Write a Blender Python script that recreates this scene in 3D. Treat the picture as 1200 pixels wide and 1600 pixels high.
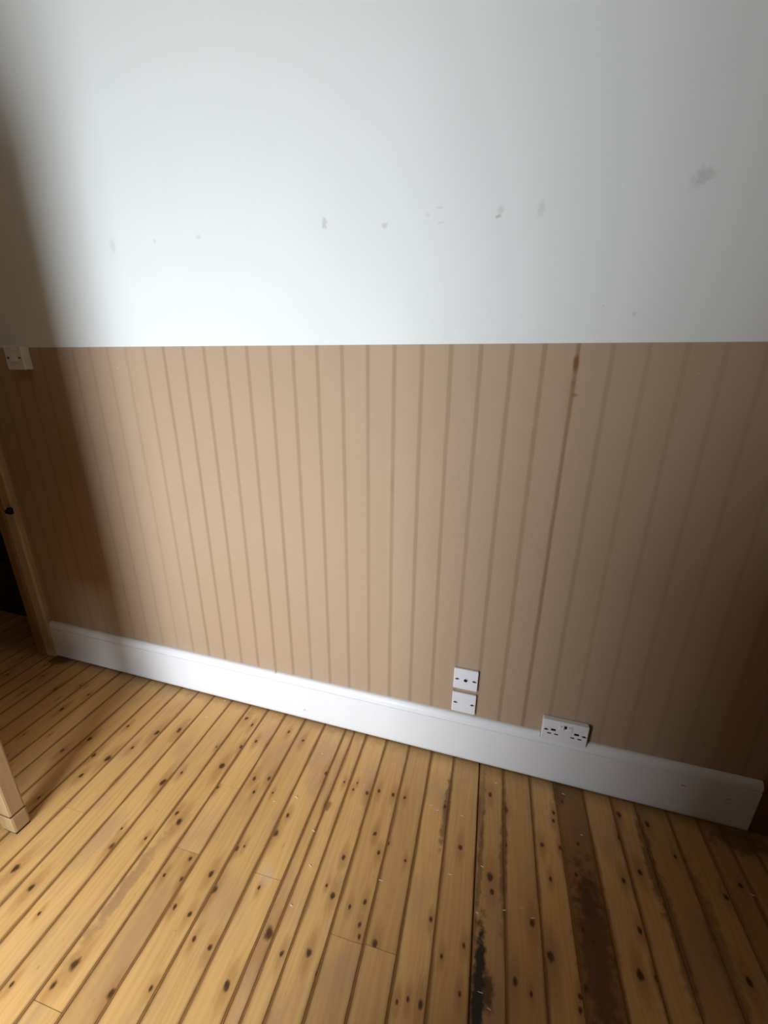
import bpy, bmesh, math, random
from mathutils import Matrix, Vector
random.seed(7)
scene = bpy.context.scene
C = scene.collection
for o in list(bpy.data.objects):
    bpy.data.objects.remove(o)

# ---------------------------------------------------------------- camera, world, light, exposure
FPX, YAW, PITCH, ROLL = 647.6, -0.2838, 0.3272, -0.0096
fw = Vector((math.sin(YAW)*math.cos(PITCH), math.cos(YAW)*math.cos(PITCH), -math.sin(PITCH)))
rt = Vector((math.cos(YAW), -math.sin(YAW), 0))
dn = fw.cross(rt)
r2 = rt*math.cos(ROLL) + dn*math.sin(ROLL)
d2 = -rt*math.sin(ROLL) + dn*math.cos(ROLL)
cd = bpy.data.cameras.new('camera'); cam = bpy.data.objects.new('camera', cd); C.objects.link(cam)
M = Matrix((( r2.x, -d2.x, -fw.x, 0.0), (r2.y, -d2.y, -fw.y, -1.2556), (r2.z, -d2.z, -fw.z, 1.4008), (0, 0, 0, 1)))
cam.matrix_world = M
cd.sensor_fit = 'HORIZONTAL'; cd.sensor_width = 36.0; cd.lens = 36.0*FPX/1200.0
cd.clip_start = 0.02; cd.clip_end = 100
scene.camera = cam

world = bpy.data.worlds.new('world'); scene.world = world; world.use_nodes = True
bgn = world.node_tree.nodes['Background']
bgn.inputs['Color'].default_value = (0.72, 0.83, 1.0, 1); bgn.inputs['Strength'].default_value = 0.6

WX0, WX1, WZ0, WZ1, WY = -1.50, -0.60, 0.06, 1.72, -2.05     # glazed door behind the camera
TBX, TBY, TBH = -0.25, -1.29, 1.32     # unseen bookcase added to shade the right side of the room
ld = bpy.data.lights.new('daylight_from_glazed_door', 'AREA'); ld.shape = 'RECTANGLE'
ld.size = WX1-WX0-0.1; ld.size_y = WZ1-WZ0-0.1; ld.energy = 82; ld.color = (0.86, 0.93, 1.0)
lo = bpy.data.objects.new('daylight_from_glazed_door', ld); C.objects.link(lo)
lo.location = ((WX0+WX1)/2, WY-0.16, (WZ0+WZ1)/2); lo.rotation_euler = (math.pi/2, 0, 0)   # shines towards +Y

scene.view_settings.view_transform = 'Standard'
scene.view_settings.look = 'None'
scene.view_settings.gamma = 1.0
scene.view_settings.use_curve_mapping = False
scene.view_settings.exposure = 0.0

KNOTS = [(-1.168,-0.221,0.008),(-1.244,-0.259,0.008),(-1.477,-0.36,0.007),(-1.33,-0.408,0.009),(-1.393,-0.413,0.0064),(-1.384,-0.266,0.0048),(-1.281,-0.344,0.0051),(-1.056,-0.426,0.009),(-1.732,-0.279,0.0064),(-1.528,-0.432,0.0051),(-1.021,-0.376,0.0045),(-0.931,-0.362,0.0038),(-0.897,-0.31,0.009),(-0.933,-0.288,0.0042),(-0.858,-0.386,0.0048),(-0.902,-0.522,0.0083),(-0.929,-0.501,0.0051),(-1.047,-0.643,0.007),(-1.36,-0.491,0.0064),(-1.171,-0.794,0.007),(-1.264,-0.772,0.0083),(-0.704,-0.618,0.0064),(-0.669,-0.649,0.007),(-0.673,-0.538,0.0051),(-0.655,-0.525,0.0035),(-0.791,-0.603,0.0051),(-0.97,-0.245,0.0032),(-0.94,-0.199,0.0051),(-0.879,-0.217,0.0058),(-1.878,-0.197,0.008),(-1.221,-0.47,0.0032),(-1.062,-0.594,0.0032),(-0.833,-0.66,0.0038),(-1.421,-0.596,0.0038),(-0.898,-0.881,0.009),(-0.912,-0.923,0.0058),(-0.768,-0.895,0.0064),(-0.684,-0.862,0.0045),(-0.513,-0.806,0.007),(-0.598,-0.758,0.0051),(-0.649,-0.755,0.0045),(-0.696,-0.716,0.0048),(-0.778,-0.654,0.0048),(-0.747,-0.714,0.0048),(-1.087,-0.831,0.0032),(-1.008,-0.951,0.0042),(-0.512,-0.225,0.0064),(-0.436,-0.237,0.0035),(-0.39,-0.227,0.0032),(-0.395,-0.254,0.0038),(-0.344,-0.252,0.0058),(-0.307,-0.233,0.0051),(-0.255,-0.232,0.0051),(-0.214,-0.231,0.0045),(-0.465,-0.331,0.0051),(-0.572,-0.401,0.0051),(-0.58,-0.463,0.007),(-0.277,-0.373,0.0051),(-0.229,-0.388,0.0045),(-0.25,-0.422,0.0045),(-0.348,-0.466,0.0054),(-0.297,-0.493,0.0035),(-0.367,-0.547,0.0032),(-0.341,-0.565,0.0064),(-0.249,-0.553,0.0048),(-0.166,-0.421,0.0035),(-0.011,-0.335,0.0058),(-0.469,-0.69,0.0102),(-0.417,-0.716,0.0048),(-0.352,-0.695,0.0064),(-0.196,-0.629,0.0064),(-0.247,-0.605,0.0051),(-0.239,-0.628,0.0042),(-0.066,-0.539,0.0042),(-0.027,-0.604,0.0038),(0.025,-0.568,0.0045),(-0.091,-0.703,0.0038),(-0.115,-0.714,0.0038),(-0.061,-0.703,0.0064),(0.025,-0.659,0.0045),(0.07,-0.133,0.0064),(0.081,-0.39,0.0083),(0.089,-0.426,0.0051),(0.123,-0.172,0.0064),(0.124,-0.287,0.0048),(-0.076,-0.221,0.0045),(-0.286,-0.575,0.0042),(-0.315,-0.725,0.0035),(-0.333,-0.747,0.0032),(-0.3,-0.296,0.0032),(-0.55,-0.608,0.0035),(0.487,-0.079,0.007),(0.569,-0.086,0.0064),(0.475,-0.159,0.0064),(0.234,-0.254,0.0058),(0.288,-0.244,0.0051),(0.343,-0.217,0.0042),(0.252,-0.345,0.0045),(0.26,-0.445,0.0038),(0.457,-0.288,0.0058),(0.508,-0.25,0.0058),(0.471,-0.401,0.0058),(0.447,-0.499,0.0077),(0.485,-0.493,0.0054),(0.196,-0.467,0.007),(0.238,-0.526,0.009),(0.26,-0.532,0.0045),(0.314,-0.563,0.0058),(0.3,-0.581,0.0048),(0.297,-0.605,0.0051),(0.152,-0.599,0.0058),(0.779,-0.203,0.0051),(0.727,-0.248,0.0058),(0.7,-0.436,0.0064),(0.624,-0.171,0.0038),(0.326,-0.445,0.0048),(0.349,-0.463,0.0048),(0.278,-0.136,0.0048),(0.275,-0.164,0.0048),(0.269,-0.183,0.0042),(0.31,-0.086,0.0045),(0.325,-0.311,0.0045),(0.188,-0.611,0.0038),(-0.837,-0.177,0.0051),(-0.785,-0.179,0.0045),(-0.734,-0.1,0.0051),(-0.659,-0.12,0.0058),(-0.94,-0.089,0.0064),(-0.898,-0.112,0.0058),(-0.753,-0.319,0.0058),(-0.726,-0.364,0.0045),(-0.703,-0.304,0.0058),(-0.661,-0.347,0.0032),(-0.876,-0.248,0.0045),(-0.768,-0.23,0.0035),(-0.965,-0.595,0.0042)]
FLAKES = [(-0.64,-0.373),(-0.434,-0.516),(-0.442,-0.619),(-0.122,-0.231),(-0.098,-0.241),(-0.017,-0.236),(-0.031,-0.418),(0.058,-0.37),(0.052,-0.489),(0.124,-0.461),(-0.222,-0.491),(-0.469,-0.422),(0.316,-0.057),(0.357,-0.187),(0.17,-0.442),(0.198,-0.457),(0.799,-0.221),(-1.089,-0.031),(-1.104,-0.132),(0.071,-0.643),(0.092,-0.665),(0.052,-0.488),(0.088,-0.084),(-0.56,-0.154),(-0.572,-0.339)]

# ---------------------------------------------------------------- helpers
def add_box(bm, x0, x1, y0, y1, z0, z1, bev=0.0, seg=2):
    r = bmesh.ops.create_cube(bm, size=1.0)
    vs = r['verts']
    for v in vs:
        v.co = Vector((x0+(v.co.x+.5)*(x1-x0), y0+(v.co.y+.5)*(y1-y0), z0+(v.co.z+.5)*(z1-z0)))
    if bev > 0:
        es = list({e for v in vs for e in v.link_edges})
        bmesh.ops.bevel(bm, geom=es, offset=bev, segments=seg, profile=0.5, affect='EDGES')
    return bm
def box(*a, **k):
    return add_box(bmesh.new(), *a, **k)
def add_cyl(bm, c, r, d, axis='Y', n=20, r2=None):
    m = Matrix.Translation(c)
    if axis == 'Y': m = m @ Matrix.Rotation(math.pi/2, 4, 'X')
    if axis == 'X': m = m @ Matrix.Rotation(math.pi/2, 4, 'Y')
    bmesh.ops.create_cone(bm, cap_ends=True, segments=n, radius1=r, radius2=r if r2 is None else r2, depth=d, matrix=m)
    return bm
def cyl(*a, **k):
    return add_cyl(bmesh.new(), *a, **k)
def add_profile_x(bm, prof, x0, x1):          # prof: list of (y,z); extruded along X
    a = [bm.verts.new((x0, y, z)) for y, z in prof]; b = [bm.verts.new((x1, y, z)) for y, z in prof]
    n = len(prof)
    for i in range(n):
        bm.faces.new((a[i], a[(i+1) % n], b[(i+1) % n], b[i]))
    bm.faces.new(a[::-1]); bm.faces.new(b)
    bmesh.ops.recalc_face_normals(bm, faces=bm.faces)
def add_profile_z(bm, prof, z0, z1):          # prof: list of (x,y); extruded along Z
    a = [bm.verts.new((x, y, z0)) for x, y in prof]; b = [bm.verts.new((x, y, z1)) for x, y in prof]
    n = len(prof)
    for i in range(n):
        bm.faces.new((a[i], a[(i+1) % n], b[(i+1) % n], b[i]))
    bm.faces.new(a[::-1]); bm.faces.new(b)
    bmesh.ops.recalc_face_normals(bm, faces=bm.faces)
def obj(name, bm, mat, parent=None, smooth=False):
    me = bpy.data.meshes.new(name); bm.to_mesh(me); bm.free()
    me.materials.append(mat)
    if smooth:
        for p in me.polygons: p.use_smooth = True
    o = bpy.data.objects.new(name, me); C.objects.link(o)
    if parent is not None: o.parent = parent
    return o
def empty(name, loc=(0, 0, 0)):
    o = bpy.data.objects.new(name, None); C.objects.link(o); o.location = loc; o.empty_display_size = 0.05
    return o
def tag(o, label, cat, group=None):
    o['label'] = label; o['category'] = cat
    if group: o['group'] = group
    return o
def struct(o, label=None, cat=None):
    o['kind'] = 'structure'
    if label: o['label'] = label
    if cat: o['category'] = cat
    return o

# ---------------------------------------------------------------- material helpers
class NT:
    def __init__(s, name):
        s.m = bpy.data.materials.new(name); s.m.use_nodes = True
        s.t = s.m.node_tree; s.n = s.t.nodes; s.l = s.t.links
        s.b = s.n['Principled BSDF']
    def node(s, typ, **k):
        n = s.n.new(typ)
        for a, v in k.items(): setattr(n, a, v)
        return n
    def put(s, sock, v):
        if hasattr(v, 'links'): s.l.new(v, sock)
        elif v is not None: sock.default_value = v
    def math(s, op, a, b=None, c=None, clamp=False):
        n = s.node('ShaderNodeMath', operation=op, use_clamp=clamp)
        s.put(n.inputs[0], a)
        if b is not None: s.put(n.inputs[1], b)
        if c is not None: s.put(n.inputs[2], c)
        return n.outputs[0]
    def vmath(s, op, a, b=None):
        n = s.node('ShaderNodeVectorMath', operation=op); s.put(n.inputs[0], a)
        if b is not None: s.put(n.inputs[1], b)
        return n.outputs['Value'] if op in ('LENGTH', 'DOT_PRODUCT') else n.outputs[0]
    def noise(s, vec, scale, detail=3, rough=0.55, dist=0.0):
        n = s.node('ShaderNodeTexNoise'); s.put(n.inputs['Vector'], vec)
        n.inputs['Scale'].default_value = scale; n.inputs['Detail'].default_value = detail
        n.inputs['Roughness'].default_value = rough; n.inputs['Distortion'].default_value = dist
        return n.outputs['Fac']
    def step(s, v, a, b, to0=0.0, to1=1.0):      # smoothstep from a to b
        n = s.node('ShaderNodeMapRange', interpolation_type='SMOOTHSTEP'); s.put(n.inputs['Value'], v)
        n.inputs['From Min'].default_value = a; n.inputs['From Max'].default_value = b
        n.inputs['To Min'].default_value = to0; n.inputs['To Max'].default_value = to1
        return n.outputs[0]
    def mix(s, fac, a, b, mode='MIX'):
        n = s.node('ShaderNodeMix', data_type='RGBA', blend_type=mode)
        s.put(n.inputs[0], fac)
        for i, v in ((6, a), (7, b)):
            if isinstance(v, tuple): n.inputs[i].default_value = (*v[:3], 1)
            else: s.put(n.inputs[i], v)
        return n.outputs[2]
    def sep(s, v):
        n = s.node('ShaderNodeSeparateXYZ'); s.put(n.inputs[0], v); return n.outputs
    def comb(s, x, y, z):
        n = s.node('ShaderNodeCombineXYZ'); s.put(n.inputs[0], x); s.put(n.inputs[1], y); s.put(n.inputs[2], z); return n.outputs[0]
    def pos(s): return s.node('ShaderNodeNewGeometry').outputs['Position']
    def obc(s): return s.node('ShaderNodeTexCoord').outputs['Object']
    def bump(s, h, strength=0.2, dist=0.001):
        n = s.node('ShaderNodeBump'); n.inputs['Strength'].default_value = strength; n.inputs['Distance'].default_value = dist
        s.put(n.inputs['Height'], h); s.l.new(n.outputs[0], s.b.inputs['Normal'])
    def out(s, col, rough=0.5, spec=0.5, metal=0.0):
        if isinstance(col, tuple): s.b.inputs['Base Color'].default_value = (*col[:3], 1)
        else: s.l.new(col, s.b.inputs['Base Color'])
        s.put(s.b.inputs['Roughness'], rough); s.b.inputs['Specular IOR Level'].default_value = spec
        s.b.inputs['Metallic'].default_value = metal
        return s.m
    def ellipse(s, P, plane, ca, cb, ra, rb, soft=0.5, wob=None, amount=1.0):   # soft mask of an ellipse in the XY or XZ plane
        n = s.node('ShaderNodeVectorMath', operation='MULTIPLY_ADD'); s.put(n.inputs[0], P)
        n.inputs[1].default_value = (1/ra, 1/rb, 0) if plane == 'XY' else (1/ra, 0, 1/rb)
        n.inputs[2].default_value = (-ca/ra, -cb/rb, 0) if plane == 'XY' else (-ca/ra, 0, -cb/rb)
        d = s.vmath('LENGTH', n.outputs[0])
        if wob is not None: d = s.math('ADD', d, wob)
        return s.step(d, 1.0, 1.0-soft, 0.0, amount)
def simple(name, col, rough=0.5, spec=0.5, metal=0.0, var=0.06, scale=25):
    t = NT(name); f = t.noise(t.obc(), scale)
    lo_ = tuple(c*(1-var) for c in col); hi = tuple(min(1, c*(1+var)) for c in col)
    return t.out(t.mix(f, lo_, hi), rough, spec, metal)

# white emulsion with scuffs
def mat_white_wall():
    t = NT('white_emulsion'); P = t.pos(); X, Y, Z = t.sep(P)
    n1 = t.noise(P, 2.2, 4); n2 = t.noise(P, 60, 3)
    col = t.mix(n1, (0.745, 0.765, 0.745), (0.80, 0.815, 0.80))
    wob = t.math('MULTIPLY', t.math('SUBTRACT', t.noise(P, 120, 3), 0.5), 1.6)
    marks = [(-0.548, 1.792, .008, .016, .45), (-0.372, 1.773, .008, .008, .45), (-0.070, 1.785, .009, .014, .30), (-0.076, 1.772, .008, .004, .6),
             (0.027, 1.781, .009, .019, .22), (-0.255, 1.790, .006, .006, .22), (-0.223, 1.803, .010, .003, .25), (-0.222, 1.769, .010, .003, .2),
             (0.362, 1.817, .022, .016, .32), (0.352, 1.805, .02, .02, .15), (-0.969, 1.787, .010, .008, .22), (-1.134, 1.786, .008, .008, .25),
             (-1.306, 1.782, .012, .024, .2), (0.273, 1.541, .006, .006, .3), (0.2, 1.56, .005, .004, .2)]
    for cx, cz, rx, rz, s in marks:
        m = t.ellipse(P, 'XZ', cx, cz, rx*1.25, rz*1.25, 0.7, wob, s*0.85)
        col = t.mix(m, col, (0.33, 0.30, 0.31))
    t.bump(t.math('ADD', n2, t.math('MULTIPLY', n1, 2.0)), 0.10, 0.001)
    return t.out(col, 0.75, 0.25)

S0, SP = -0.4209, 0.0826                       # first stripe, spacing
def mat_wallpaper():
    t = NT('striped_wallpaper'); P = t.pos(); X, Y, Z = t.sep(P)
    weave = t.noise(t.vmath('MULTIPLY', P, (90, 90, 700)), 1.0, 3)
    weft = t.noise(t.vmath('MULTIPLY', P, (900, 900, 120)), 1.0, 2)
    blot = t.noise(P, 3.0, 4)
    wv = t.math('MULTIPLY', t.math('SUBTRACT', t.noise(t.vmath('MULTIPLY', P, (40, 40, 9)), 1.0, 2), .5), 0.004)
    f = t.math('FRACT', t.math('MULTIPLY', t.math('ADD', t.math('ADD', X, wv), -S0+SP*40.5), 1.0/SP))
    d = t.math('ABSOLUTE', t.math('SUBTRACT', f, 0.5))
    stripe = t.step(d, 0.112, 0.040)
    alt = t.noise(t.vmath('MULTIPLY', P, (12.1, 0, 0.8)), 1.0, 1)
    # the outer drops of paper have a fainter, more worn print
    fade = t.math('MULTIPLY', t.step(X, 0.165, 0.30, 1.0, 0.45), t.step(X, -1.35, -1.15, 0.45, 1.0))
    stripe = t.math('MULTIPLY', stripe, fade)
    # dark seam of the paper, stained from the top edge down
    sx = t.math('ABSOLUTE', t.math('SUBTRACT', t.math('ADD', X, wv), 0.158))
    seam = t.math('MULTIPLY', t.step(sx, 0.006, 0.0015), t.step(Z, 0.2, 1.0, 0.35, 1.0))
    wob = t.math('MULTIPLY', t.math('SUBTRACT', t.noise(P, 70, 4, 0.7), 0.5), 1.8)
    base = t.mix(blot, (0.405, 0.285, 0.188), (0.450, 0.322, 0.218))
    base = t.mix(t.math('MULTIPLY', weave, 0.35), base, (0.33, 0.225, 0.138))
    base = t.mix(t.math('MULTIPLY', weft, 0.18), base, (0.56, 0.43, 0.32))
    base = t.mix(t.math('MULTIPLY', stripe, t.math('ADD', 0.30, t.math('MULTIPLY', alt, 0.35))), base, (0.245, 0.158, 0.085))
    base = t.mix(t.math('MULTIPLY', seam, 0.38), base, (0.19, 0.11, 0.05))
    st = t.ellipse(P, 'XZ', 0.157, 1.425, 0.011, 0.032, 0.8, t.math('MULTIPLY', wob, 0.5))
    base = t.mix(t.math('MULTIPLY', st, 0.85), base, (0.17, 0.07, 0.012))
    for cx, cz, rx, rz, s in ((0.156, 1.375, .010, .010, .5), (0.165, 1.345, .012, .006, .6), (0.155, 1.34, .02, .10, .12), (-0.338, 1.05, .008, .06, .25)):
        m = t.ellipse(P, 'XZ', cx, cz, rx, rz, 0.8, wob, s)
        base = t.mix(m, base, (0.20, 0.115, 0.04))
    # small pale scuffs
    sc = t.step(t.noise(t.vmath('MULTIPLY', P, (38, 38, 120)), 1.0, 1), 0.76, 0.80)
    base = t.mix(t.math('MULTIPLY', sc, 0.35), base, (0.66, 0.55, 0.45))
    t.bump(t.math('ADD', weave, weft), 0.18, 0.0006)
    return t.out(base, 0.72, 0.25)

def mat_gloss_white():
    t = NT('white_gloss_paint'); P = t.pos(); X, Y, Z = t.sep(P)
    n = t.noise(P, 5, 4)
    col = t.mix(n, (0.79, 0.795, 0.81), (0.845, 0.85, 0.865))
    wob = t.math('MULTIPLY', t.math('SUBTRACT', t.noise(P, 90, 3), 0.5), 1.4)
    for cx, cz, rx, rz, s in ((0.668, .128, .011, .004, .75), (0.796, .117, .012, .005, .5), (0.80, .10, .02, .01, .15), (-0.70, .05, .012, .003, .5), (-0.83, .20, .006, .004, .5), (0.05, .10, .01, .003, .12)):
        m = t.ellipse(P, 'XZ', cx, cz, rx, rz, 0.7, wob, s)
        col = t.mix(m, col, (0.20, 0.14, 0.09))
    low = t.math('MULTIPLY', t.step(t.math('ADD', Z, t.math('MULTIPLY', wob, 0.006)), 0.018, 0.004), 0.35)   # darker towards the foot of the board
    col = t.mix(low, col, (0.30, 0.24, 0.18))
    t.bump(t.noise(P, 45, 3), 0.06, 0.001)
    return t.out(col, 0.38, 0.45)

NK = 8
STAINS_SHADE = [(0.066, -0.64, .017, .16, .97, (0.012, 0.007, 0.004)), (0.085, -0.635, .02, .04, .8, (0.03, 0.015, 0.006)), (0.052, -0.36, .008, .18, .55, (0.05, 0.025, 0.010)), (0.045, -0.2, .012, .20, .5, (0.09, 0.045, 0.015)),
                             (0.118, -0.30, .012, .22, .6, (0.06, 0.028, 0.010)), (0.352, -0.47, .046, .24, .70, (0.085, 0.030, 0.008)), (0.345, -0.36, .03, .06, .5, (0.06, 0.02, 0.006)), (0.545, -0.20, .016, .16, .6, (0.06, 0.02, 0.006)), (0.56, -0.40, .016, .20, .5, (0.08, 0.03, 0.008)),
                             (0.66, -0.40, .02, .25, .4, (0.08, 0.03, 0.008)), (-0.545, -0.575, .022, .03, .5, (0.62, 0.45, 0.30)), (-0.915, -0.72, .022, .17, .55, (0.30, 0.17, 0.08)), (-0.07, -0.22, .012, .16, .6, (0.07, 0.03, 0.01)),
                             (-2.06, -0.03, .07, .05, .8, (0.03, 0.015, 0.008)), (0.84, -0.06, .10, .05, .6, (0.04, 0.015, 0.006)), (-0.46, -0.33, .014, .02, .6, (0.10, 0.045, 0.012)), (0.3, -0.06, .02, .06, .5, (0.10, 0.05, 0.015))]  # floor shade past the skirting's right end painted in; dark patch at left casing
def mat_boards(stains_shade=()):
    t = NT('pine_floorboard'); O = t.obc(); P = t.pos(); X, Y, Z = t.sep(P); u, v, w_ = t.sep(O)
    def attr(nm):
        return t.node('ShaderNodeAttribute', attribute_type='GEOMETRY', attribute_name=nm)
    par = t.sep(attr('board_par').outputs['Vector'])          # width, tone, seed
    seed = t.math('MULTIPLY', par[2], 13.7)
    wobv = t.noise(t.vmath('MULTIPLY', P, (1, 0.6, 1)), 95, 3)
    wob = t.math('MULTIPLY', t.math('SUBTRACT', wobv, 0.5), 1.1)
    core = None; halo = None
    for i in range(NK):
        k = attr('knot_%d' % i).outputs['Vector']
        ir = t.sep(k)[2]                                     # 1 / radius squared
        dv = t.vmath('MULTIPLY', t.vmath('SUBTRACT', O, k), (1, 0.72, 0)); hv = t.vmath('MULTIPLY', dv, (1, 0.42, 0))
        d = t.math('MULTIPLY', t.vmath('DOT_PRODUCT', dv, dv), ir)
        core = d if core is None else t.math('MINIMUM', core, d)
        h = t.math('MULTIPLY', t.vmath('DOT_PRODUCT', hv, hv), ir)
        halo = h if halo is None else t.math('MINIMUM', halo, h)
    core = t.math('SQRT', core); halo = t.math('SQRT', halo)
    core = t.math('ADD', core, wob)
    coreM = t.step(core, 1.05, 0.35); haloM = t.step(t.math('ADD', halo, wob), 2.6, 0.6)
    # grain, pushed aside by the knots
    bend = t.math('MULTIPLY', haloM, 0.010)
    gu = t.math('ADD', u, bend)
    slow = t.noise(t.comb(t.math('MULTIPLY', gu, 9.0), t.math('MULTIPLY', v, 1.3), seed), 1.0, 2)
    rings = t.math('SINE', t.math('ADD', t.math('MULTIPLY', gu, 420), t.math('MULTIPLY', slow, 46)))
    fine = t.noise(t.comb(t.math('MULTIPLY', gu, 420), t.math('MULTIPLY', v, 9), seed), 1.0, 3)
    streak = t.noise(t.comb(t.math('MULTIPLY', gu, 60), t.math('MULTIPLY', v, 3), seed), 1.0, 3)
    patch = t.noise(t.comb(t.math('MULTIPLY', u, 7), t.math('MULTIPLY', v, 4), t.math('ADD', seed, 3.0)), 1.0, 4)
    g = t.math('ADD', t.math('MULTIPLY', rings, 0.05), t.math('ADD', t.math('MULTIPLY', fine, 0.25), t.math('MULTIPLY', streak, 0.62)))
    col = t.mix(t.step(g, 0.15, 0.85), (0.79, 0.475, 0.180), (0.60, 0.320, 0.100))
    col = t.mix(t.step(patch, 0.46, 0.72, 0, 0.62), col, (0.50, 0.31, 0.165))
    tone = par[1]
    col = t.mix(t.step(tone, 0.0, 1.0, 0.0, 0.9), col, (0.150, 0.058, 0.014))
    # dark flecks and short resin streaks
    fl_ = t.step(t.noise(t.comb(t.math('MULTIPLY', u, 95), t.math('MULTIPLY', v, 38), seed), 1.0, 2), 0.70, 0.78)
    col = t.mix(t.math('MULTIPLY', fl_, 0.38), col, (0.20, 0.085, 0.022))
    col = t.mix(t.math('MULTIPLY', haloM, 0.45), col, (0.33, 0.135, 0.032))
    col = t.mix(t.math('MULTIPLY', coreM, 0.93), col, (0.055, 0.020, 0.007))
    # dirt rubbed into the joints
    half = t.math('MULTIPLY', par[0], 0.5)
    e = t.math('SUBTRACT', half, t.math('ABSOLUTE', t.math('SUBTRACT', u, half)))
    en = t.noise(t.comb(t.math('MULTIPLY', X, 30), t.math('MULTIPLY', v, 7), 0.0), 1.0, 3)
    eM = t.step(t.math('SUBTRACT', e, t.math('MULTIPLY', t.math('SUBTRACT', en, 0.42), 0.011)), 0.0045, 0.0)
    eW = t.step(t.math('SUBTRACT', e, t.math('MULTIPLY', t.math('SUBTRACT', en, 0.45), 0.020)), 0.0095, 0.0)
    col = t.mix(t.math('MULTIPLY', eW, 0.30), col, (0.21, 0.095, 0.026))
    col = t.mix(t.math('MULTIPLY', eM, 0.5), col, (0.15, 0.062, 0.015))
    # black spill in the open joint, dark brown stain on one board, pale patch, painted shade at the right end, darker towards the wall
    wob2 = t.math('MULTIPLY', t.math('SUBTRACT', t.noise(P, 38, 4, 0.65), 0.5), 1.7)
    for cx, cy, rx, ry, s, c in stains_shade:
        m = t.ellipse(P, 'XY', cx, cy, rx*1.2, ry*1.15, 0.6, wob2, s)
        col = t.mix(m, col, c)
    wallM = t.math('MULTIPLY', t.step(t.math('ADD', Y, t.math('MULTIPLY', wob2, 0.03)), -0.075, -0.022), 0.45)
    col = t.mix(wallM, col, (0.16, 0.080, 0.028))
    rough = t.math('ADD', 0.36, t.math('MULTIPLY', t.noise(P, 14, 4), 0.22))
    t.bump(t.math('ADD', t.math('MULTIPLY', fine, 0.6), t.math('MULTIPLY', coreM, -0.5)), 0.12, 0.0012)
    return t.out(col, rough, 0.35)

def mat_pine(name, c1, c2, axis='Z', rough=0.45):
    t = NT(name); O = t.obc()
    sc = {'Z': (70, 70, 3), 'X': (3, 70, 70), 'Y': (70, 3, 70)}[axis]
    g = t.noise(t.vmath('MULTIPLY', O, sc), 1.0, 3)
    k = t.step(t.noise(t.vmath('MULTIPLY', O, tuple(s*0.25 if s > 10 else s*2 for s in sc)), 1.0, 2), 0.66, 0.76)
    col = t.mix(g, c1, c2); col = t.mix(t.math('MULTIPLY', k, 0.5), col, tuple(c*0.35 for c in c2))
    t.bump(g, 0.08, 0.001)
    return t.out(col, rough, 0.4)

MW = mat_white_wall(); MP = mat_wallpaper(); MG = mat_gloss_white(); MB = mat_boards()
MBS = {}
M_sub = simple('dark_subfloor', (0.035, 0.018, 0.008), 0.9, 0.1)
M_fill = simple('dirty_joint_filler', (0.29, 0.140, 0.042), 0.85, 0.15, var=0.35, scale=60)
M_plastic = simple('white_plastic', (0.80, 0.80, 0.83), 0.3, 0.5, var=0.01)
M_hole = simple('dark_slot', (0.012, 0.012, 0.014), 0.6, 0.2)
M_screw = simple('screw_steel', (0.32, 0.31, 0.30), 0.35, 0.5, 0.8)
M_grey = simple('grey_print', (0.22, 0.22, 0.24), 0.6, 0.2)
M_cream = simple('old_cream_paint', (0.50, 0.40, 0.26), 0.45, 0.4, var=0.18, scale=9)
M_cream2 = simple('worn_brown_paint', (0.26, 0.15, 0.06), 0.5, 0.4, var=0.2, scale=9)
M_dark = simple('dark_stained_wood', (0.050, 0.022, 0.009), 0.45, 0.4, var=0.2)
M_casing = simple('brown_wood_casing', (0.17, 0.080, 0.030), 0.5, 0.4, var=0.2)
M_black = simple('near_black', (0.008, 0.008, 0.009), 0.45, 0.4)
M_brown = simple('deep_brown_emulsion', (0.11, 0.060, 0.032), 0.85, 0.2)
M_ceil = simple('aged_cream_ceiling', (0.46, 0.40, 0.31), 0.85, 0.2)
M_hall = simple('hall_grey_emulsion', (0.34, 0.30, 0.27), 0.8, 0.2)
M_iron = simple('dark_iron', (0.020, 0.014, 0.012), 0.5, 0.4, 0.5)
M_chrome = simple('bright_metal', (0.75, 0.74, 0.74), 0.2, 0.5, 1.0)
M_leg = mat_pine('pale_pine', (0.42, 0.29, 0.155), (0.29, 0.18, 0.080))
M_flake = simple('white_paint_flake', (0.82, 0.78, 0.70), 0.6, 0.3)

# ---------------------------------------------------------------- structure
XL, XR, YR, ZC = -3.30, 0.985, WY, 2.75
HD = 1.4746                                     # top of the wallpaper
DX0, DX1, DH = -3.10, -2.225, 2.02              # doorway in the back wall
floor = struct(obj('floor', box(XL-.1, XR+.1, YR-.2, 1.3, -.12, -.0222), M_sub), 'bare varnished pine floorboards with knots and dark joints', 'floor')

SEAMS = [-3.39, -3.30, -3.208, -3.118, -3.03, -2.94, -2.85, -2.76, -2.67, -2.578, -2.488, -2.40, -2.308, -2.218, -2.128, -2.04, -1.95, -1.861, -1.767, -1.672, -1.585, -1.492, -1.402, -1.312, -1.221, -1.135, -1.042, -.949, -.860, -.773, -.681, -.590, -.498, -.459, -.407, -.321,
         -.228, -.139, -.053, .043, .128, .221, .305, .399, .488, .564, .660, .748, .815, .886, .965, 1.05]
JOINTS = {27: [-.955], 28: [-.372, -.588], 23: [-.593], 31: [-.578], 35: [-.644], 36: [-.638], 20: [-1.2], 39: [-1.5], 43: [-1.3], 18: [-.9], 14: [-.7], 45: [-1.0], 25: [-1.4], 37: [-1.25]}
TONE = {40: .10, 39: .30, 42: .52, 33: .12, 36: .10, 46: .35, 45: .15, 47: .35, 48: .4, 32: .15, 28: .05, 49: .4, 50: .4, 41: .08, 44: .12, 34: .06}  # right-end boards also carry the light falloff in their tone
ROT = 0.035
GAP = 0.0038
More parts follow.
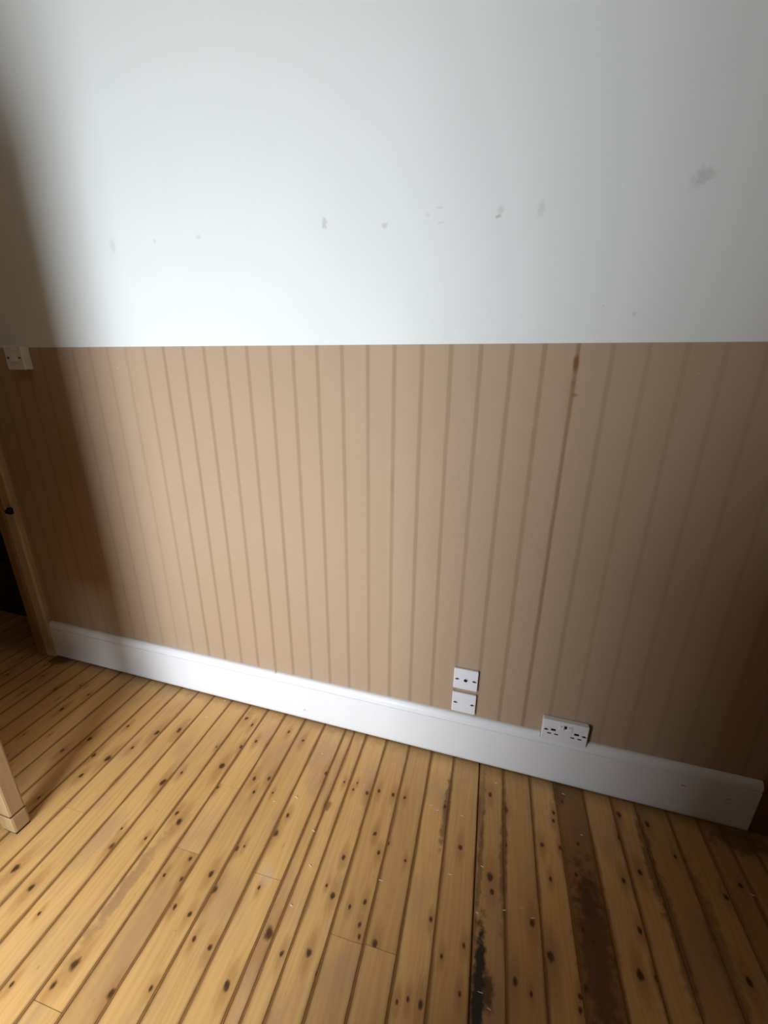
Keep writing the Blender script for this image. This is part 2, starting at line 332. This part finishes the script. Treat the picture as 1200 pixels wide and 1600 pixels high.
cr, sr = math.cos(ROT), math.sin(ROT)
used = set()
for b in range(len(SEAMS)-1):
    x0, x1 = SEAMS[b]+GAP/2, SEAMS[b+1]-GAP/2
    wd = x1-x0
    mid = (x0+x1)/2
    vend = 1.30 if DX0 < mid < DX1+.03 else 0.483 + 0.0*mid
    if vend < 1: vend = 0.5 - 0.012
    vs0 = -1.80
    cuts = sorted([y+.5 for y in JOINTS.get(b, [])])
    ends = [vs0]+cuts+[vend]
    for j in range(len(ends)-1):
        a = ends[j]+(0.0005 if j else 0); z = ends[j+1]-(0.0005 if j < len(ends)-2 else 0)
        bm = bmesh.new()
        ch = 0.0016
        prof = [(0, -.022), (wd, -.022), (wd, -ch), (wd-ch, 0), (ch, 0), (0, -ch)]
        A = [bm.verts.new((p, a, q)) for p, q in prof]; B = [bm.verts.new((p, z, q)) for p, q in prof]
        for i in range(6):
            bm.faces.new((A[i], A[(i+1) % 6], B[(i+1) % 6], B[i]))
        bm.faces.new(A[::-1]); bm.faces.new(B)
        bmesh.ops.recalc_face_normals(bm, faces=bm.faces)
        st = tuple(q for q in STAINS_SHADE if q[0]+q[2]*1.3 > x0-.03 and q[0]-q[2]*1.3 < x1+.03)
        if st not in MBS: MBS[st] = mat_boards(st) if st else MB
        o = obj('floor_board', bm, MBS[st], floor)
        o.location = (x0, -.5, random.uniform(-.0006, .0002)); o.rotation_euler = (0, 0, ROT)
        me = o.data
        kn = []
        for qi, (kx, ky, kr) in enumerate(KNOTS):
            dx, dy = kx-x0, ky+.5
            lu, lv = dx*cr+dy*sr, -dx*sr+dy*cr
            if -0.004 < lu < wd+.004 and a-.005 < lv < z+.005 and qi not in used:
                kn.append((lu, lv, kr*1.4)); used.add(qi)
        kn = sorted(kn, key=lambda q: -q[2])[:NK]
        rr = random.Random(b*31+j)
        lo_v = min(a, -.5)
        while len(kn) < NK:          # knots where the photograph shows none: away from the visible stretch
            if b < 20 and rr.random() < .6: kn.append((rr.uniform(.01, wd-.01), rr.uniform(-.4, .5), rr.uniform(.003, .006)))
            else: kn.append((rr.uniform(.01, wd-.01), rr.uniform(-1.8, -.62 if b < 30 else -.40), rr.uniform(.003, .008)))
        n = len(me.vertices)
        tone = TONE.get(b, 0.0) + rr.uniform(0, .30)
        at = me.attributes.new('board_par', 'FLOAT_VECTOR', 'POINT'); at.data.foreach_set('vector', [wd, tone, rr.uniform(0, 10)]*n)
        for i in range(NK):
            at = me.attributes.new('knot_%d' % i, 'FLOAT_VECTOR', 'POINT'); at.data.foreach_set('vector', [kn[i][0], kn[i][1], kn[i][2]**-2]*n)
for b in range(1, len(SEAMS)-1):
    dz = -.010 if b == 39 else random.choice((-.0004, -.0006, -.0010))
    me_v = 1.29 if DX0 < SEAMS[b] < DX1 else .486
    o = obj('joint_filler', box(-GAP/2+.0001, GAP/2-.0001, -1.79, me_v, -.0215, dz), M_fill, floor)
    o.location = (SEAMS[b], -.5, 0); o.rotation_euler = (0, 0, ROT)

wall_back = struct(obj('wall_back', (lambda bm: (add_box(bm, DX1, XR+.1, 0, .13, -.02, ZC), add_box(bm, XL-.1, DX0, 0, .13, -.02, ZC), add_box(bm, DX0, DX1, 0, .13, DH, ZC), bm)[-1])(bmesh.new()), MW),
                   'white painted wall above brown striped wallpaper', 'wall')
obj('wallpaper', box(DX1, XR, -.0014, -.0001, .004, HD), MP, wall_back)['label'] = 'brown wallpaper with narrow darker vertical stripes'
obj('wallpaper', box(XL, DX0, -.0014, -.0001, .004, HD), MP, wall_back)
wl_ = struct(obj('wall_left', box(XL-.1, XL, YR-.2, 0, -.02, ZC), M_brown))
wr = struct(obj('wall_right', box(XR, XR+.1, YR-.2, 0, -.02, ZC), M_brown))
wf = struct(obj('wall_front', (lambda bm: (add_box(bm, XL, WX0, YR-.12, YR, -.02, ZC), add_box(bm, WX1, XR, YR-.12, YR, -.02, ZC), add_box(bm, WX0, WX1, YR-.12, YR, WZ1, ZC), add_box(bm, WX0, WX1, YR-.12, YR, -.02, WZ0), bm)[-1])(bmesh.new()), M_brown))

struct(obj('ceiling', box(XL-.1, XR+.1, YR-.2, 1.3, ZC, ZC+.1), M_ceil))
# glazed door behind the camera
win = struct(obj('window_1', (lambda bm: (add_box(bm, WX0, WX0+.05, YR-.09, YR-.04, WZ0, WZ1), add_box(bm, WX1-.05, WX1, YR-.09, YR-.04, WZ0, WZ1), add_box(bm, WX0+.05, WX1-.05, YR-.09, YR-.04, WZ1-.05, WZ1), add_box(bm, WX0+.05, WX1-.05, YR-.09, YR-.04, WZ0, WZ0+.05), bm)[-1])(bmesh.new()), MG))
tg = NT('window_glass'); tr = tg.node('ShaderNodeBsdfTransparent'); gl = tg.node('ShaderNodeBsdfGlossy'); gl.inputs['Roughness'].default_value = 0.02
mx = tg.node('ShaderNodeMixShader'); mx.inputs[0].default_value = 0.06; tg.l.new(tr.outputs[0], mx.inputs[1]); tg.l.new(gl.outputs[0], mx.inputs[2]); tg.l.new(mx.outputs[0], tg.n['Material Output'].inputs[0])
obj('glass_pane', box(WX0+.05, WX1-.05, YR-.068, YR-.062, WZ0+.05, WZ1-.05), tg.m, win)
# hall behind the doorway
struct(obj('wall_hall', (lambda bm: (add_box(bm, XL-.1, -1.2, 1.2, 1.3, -.02, ZC), add_box(bm, XL-.1, XL, .13, 1.2, -.02, ZC), add_box(bm, -1.3, -1.2, .13, 1.2, -.02, ZC), bm)[-1])(bmesh.new()), M_hall))

# skirting board with a moulded top, notched round the double socket
SKP = [(0, .0065), (-.0200, .0065), (-.0200, .1660), (-.0198, .1680), (-.0158, .1690), (-.0158, .1730), (-.0190, .1745), (-.0190, .1800), (-.0178, .1870), (-.0150, .1935), (-.0105, .1985), (-.0060, .2010), (0, .2016)]
NOT = [(0, .0065), (-.0200, .0065), (-.0200, .1660), (-.0198, .1680), (-.0158, .1690), (-.0158, .1730), (-.0190, .1745), (-.0190, .1800), (-.0178, .1870), (-.0168, .1895), (0, .1895)]
DSX, DSZ = 0.292, 0.2335                        # centre of the double socket
def shift(p): return [(y-.0014, z) for y, z in p]
bm = bmesh.new()
add_profile_x(bm, shift(SKP), -2.100, DSX-.0745); add_profile_x(bm, shift(NOT), DSX-.0745, DSX+.0745); add_profile_x(bm, shift(SKP), DSX+.0745, 0.873)
struct(obj('baseboard_back', bm, MG), 'white gloss skirting board with moulded top along the wall', 'skirting board')

# door casing at the left end
door = struct(empty('door_1', (-2.17, 0, 0)), 'worn cream painted casing of the dark doorway at left', 'door frame')
bm = bmesh.new(); add_profile_z(bm, [(.068, -.0014), (.068, -.020), (.060, -.027), (.012, -.028), (.006, -.022), (0, -.022), (0, -.0014)], 0.001, DH+.07)
obj('architrave', bm, M_cream, door)
bm = bmesh.new(); add_profile_z(bm, [(0, -.0014), (0, -.020), (-.008, -.030), (-.050, -.030), (-.058, -.020), (-.058, -.0014)], 0.001, DH+.07)
obj('architrave_edge', bm, M_cream2, door)
bm = bmesh.new(); add_box(bm, -.93, -.0585, -.028, -.0014, DH, DH+.07, .003); obj('head_casing', bm, M_cream, door)
bm = bmesh.new(); add_box(bm, -.99, -.93, -.028, -.0014, 0.001, DH+.07, .003); obj('architrave', bm, M_cream, door)
obj('jamb', box(-.0600, -.0552, .0, .13, 0.001, DH-.001), M_cream2, door)
bm = bmesh.new(); add_box(bm, .052, .072, -.043, -.0265, .775, .807, .004); add_cyl(bm, (.062, -.045, .791), .010, .012, 'Y', 14); obj('latch_keeper', bm, M_iron, door)['label'] = 'small dark iron latch keeper'
# dark wood casing at the right end
bm = bmesh.new(); add_profile_z(bm, [(.8755, -.0016), (.8755, -.014), (.880, -.018), (.960, -.018), (.975, -.012), (.975, -.0016)], 0.001, 2.1)
struct(obj('trim_1', bm, M_casing), 'dark wooden casing past the right end of the skirting', 'trim')

# ---------------------------------------------------------------- electrical plates
def screw(parent, x, y, z, ang=0.0):
    s = obj('screw', cyl((0, 0, 0), .0042, .0016, 'Y', 14), M_screw, parent); s.location = (x, y, z)
    q = obj('screw_slot', box(-.0072, .0072, -.0006, .0004, -.0011, .0011), M_hole, s); q.location = (0, -.0009, 0); q.rotation_euler = (0, ang, 0)
    return s
def plate(name, x, z, w=.086, h=.086, d=.0105, y0=-.0016):
    e = empty(name, (x, y0, z))
    bm = bmesh.new(); add_box(bm, -w/2, w/2, -d, 0, -h/2, h/2, .0032, 3)
    obj('face_plate', bm, M_plastic, e)
    return e
PX = -0.0532
a = tag(plate('aerial_outlet', PX, .3594), 'square white wall plate with dark central socket, above the blank plate', 'wall outlet')
for s in (-1, 1): screw(a, s*.0302, -.0108, 0, .12*s)
obj('socket_ring', cyl((0, -.0115, 0), .0085, .003, 'Y', 24), M_plastic, a)
obj('socket_hole', cyl((0, -.0132, 0), .0062, .0012, 'Y', 20), M_hole, a)
a = tag(plate('blank_plate', PX, .2554), 'square white blank wall plate with two screws, just above the skirting', 'wall plate')
for s in (-1, 1): screw(a, s*.0302, -.0108, 0, -.1*s)
d_ = empty('double_socket', (DSX, -.0016, DSZ)); tag(d_, 'white double power socket set into the top of the skirting', 'power socket')
bm = bmesh.new(); add_box(bm, -.073, .073, -.0215, 0, -.043, .043, .0035, 3); obj('face_plate', bm, M_plastic, d_)
for s in (-1, 1):
    screw(d_, s*.0602, -.0218, .002, .1*s)
    bm = bmesh.new(); add_box(bm, s*.013-.0085, s*.013+.0085, -.0245, -.0205, .010, .032, .0015); r = obj('rocker_switch', bm, M_plastic, d_)
    obj('switch_mark', box(s*.013-.004, s*.013+.004, -.0248, -.0244, .0275, .0295), M_grey, r)
    cx = s*.037
    obj('earth_slot', box(cx-.0075, cx+.0075, -.0219, -.0212, .0005, .0085), M_hole, d_)
    for q in (-1, 1): obj('pin_slot', box(cx+q*.0112-.0062, cx+q*.0112+.0062, -.0219, -.0212, -.0150, -.0105), M_hole, d_)
obj('switch_gap', box(-.0048, .0048, -.0221, -.0212, .018, .030), M_hole, d_)

ls = empty('light_switch', (-1.838, -.0016, 1.437)); tag(ls, 'white wall light switch on a raised box beside the doorway', 'light switch')
bm = bmesh.new(); add_box(bm, -.044, .044, -.024, 0, -.042, .042, .002); obj('back_box', bm, M_plastic, ls)
bm = bmesh.new(); add_box(bm, -.045, .045, -.032, -.0242, -.043, .043, .0025); obj('face_plate', bm, M_plastic, ls)
bm = bmesh.new(); add_profile_x(bm, [(-.0322, -.014), (-.0322, .014), (-.0340, .014), (-.0385, -.014)], -.011, .011); obj('rocker', bm, M_plastic, ls)
for s in (-1, 1): screw(ls, s*.0302, -.0326, 0)

# ---------------------------------------------------------------- pine leg in view; unseen cabinet body added to shade the left wall
CX1, CX0, CY1, CY0 = -1.360, -2.560, -.660, -1.130
LH = 0.38
cb = empty('pine_leg_added_cabinet', ((CX0+CX1)/2, (CY0+CY1)/2, 0)); tag(cb, 'pale pine furniture leg on the boards, cut off at the left edge', 'furniture')
ox, oy = cb.location.x, cb.location.y
def cpart(name, bm, mat=None): return obj(name, bm, mat or M_leg, cb)
for lx0, lx1 in ((CX0, CX0+.062), (CX1-.062, CX1)):
    for ly0, ly1 in ((CY0, CY0+.046), (CY1-.046, CY1)):
        bm = bmesh.new(); add_box(bm, lx0-ox, lx1-ox, ly0-oy, ly1-oy, .074, LH, .006, 2)
        l = cpart('leg', bm)
        bm = bmesh.new(); add_box(bm, lx0-ox-.001, lx1-ox+.001, ly0-oy-.001, ly1-oy+.001, .006, .0715, .007, 2)
        obj('foot_block', bm, M_leg, l)
        obj('foot_joint', box(lx0-ox+.002, lx1-ox-.002, ly0-oy+.002, ly1-oy-.002, .0712, .0742), M_dark, l)
        obj('foot_base', box(lx0-ox+.003, lx1-ox-.003, ly0-oy+.003, ly1-oy-.003, .0005, .0062), M_black, l)  # thin black layer under the foot
CH = 1.88
cpart('light_block_apron', box(CX0-ox+.064, CX1-ox-.064, CY0-oy+.012, CY0-oy+.034, .09, LH-.001))  # unseen board added to block low light towards the lower left wall
cpart('side_panel', box(CX0-ox, CX0-ox+.02, CY0-oy, CY1-oy, LH, CH)); cpart('side_panel', box(CX1-ox-.02, CX1-ox, CY0-oy, CY1-oy, LH, CH))
cpart('back_panel', box(CX0-ox+.02, CX1-ox-.02, CY1-oy-.012, CY1-oy, LH, CH)); cpart('base_board', box(CX0-ox+.02, CX1-ox-.02, CY0-oy+.022, CY1-oy-.012, LH, LH+.02))
bm = bmesh.new(); add_box(bm, CX0-ox-.015, CX1-ox+.015, CY0-oy-.02, CY1-oy+.005, CH, CH+.028, .006); cpart('top', bm)
hw = (CX1-CX0)/2
for s in (0, 1):
    xa = CX0-ox+.021+s*(hw-.02); bm = bmesh.new(); add_box(bm, xa, xa+hw-.023, CY0-oy, CY0-oy+.02, LH+.002, CH-.002, .003); dd = cpart('cabinet_door', bm)
    kx = xa+(hw-.06 if s == 0 else .037); obj('knob', cyl((kx, CY0-oy-.012, 1.05), .014, .024, 'Y', 16, .018), M_leg, dd)

# unseen bookcase added behind the camera to keep light off the right side
tb = empty('shading_bookcase', (TBX-.14, (YR+TBY)/2, 0)); tag(tb, 'unseen dark bookcase added behind the viewer to shade the right side', 'bookcase')
td = (TBY-YR)/2-.002
obj('back_panel', box(.124, .139, -td, td, .001, TBH-.025), M_dark, tb)
for s in (-1, 1): obj('side_panel', box(-.14, .123, s*td-.011-s*.011, s*td+.011-s*.011, .001, TBH-.025), M_dark, tb)
bm = bmesh.new(); add_box(bm, -.145, .14, -td, td, TBH-.0245, TBH, .003); obj('top', bm, M_dark, tb)
for k in range(5): obj('shelf', box(-.138, .1235, -td+.0225, td-.0225, .06+k*.29, .078+k*.29), M_dark, tb)

# black block standing in for the darkness of the hall beyond the doorway
hb = empty('hall_dark_block', (-2.75, .36, 0)); tag(hb, 'black block standing in for the darkness inside the doorway', 'chest')
bm = bmesh.new(); add_box(bm, -.35, .42, -.17, .22, .001, .335, .006); obj('dark_block_body', bm, M_black, hb)
bm = bmesh.new(); add_box(bm, -.36, .43, -.18, .23, .337, .362, .006); obj('dark_block_top', bm, M_black, hb)
bm = bmesh.new(); add_cyl(bm, (-.085, -.178, .305), .012, .016, 'Y', 16); obj('clasp', bm, M_chrome, hb)

# ---------------------------------------------------------------- flakes of paint on the boards
for i, (fx, fy) in enumerate(FLAKES):
    rr = random.Random(100+i); bm = bmesh.new(); n = 6; L = rr.uniform(.004, .0075); W = rr.uniform(.0009, .0016)
    pts = [(L*math.cos(k*2*math.pi/n)*rr.uniform(.8, 1.1), W*math.sin(k*2*math.pi/n)*rr.uniform(.7, 1.2)) for k in range(n)]
    add_profile_z(bm, pts, 0, .0008)
    for v in bm.verts: v.co.z += .0010*(v.co.x/L)**2
    o = obj('paint_flake', bm, M_flake); o.location = (fx, fy, .0005); o.rotation_euler = (0, 0, rr.uniform(-.5, .35))
    tag(o, 'tiny pale sliver of paint lying on the floorboards', 'paint flake', 'pale slivers scattered on the floorboards')
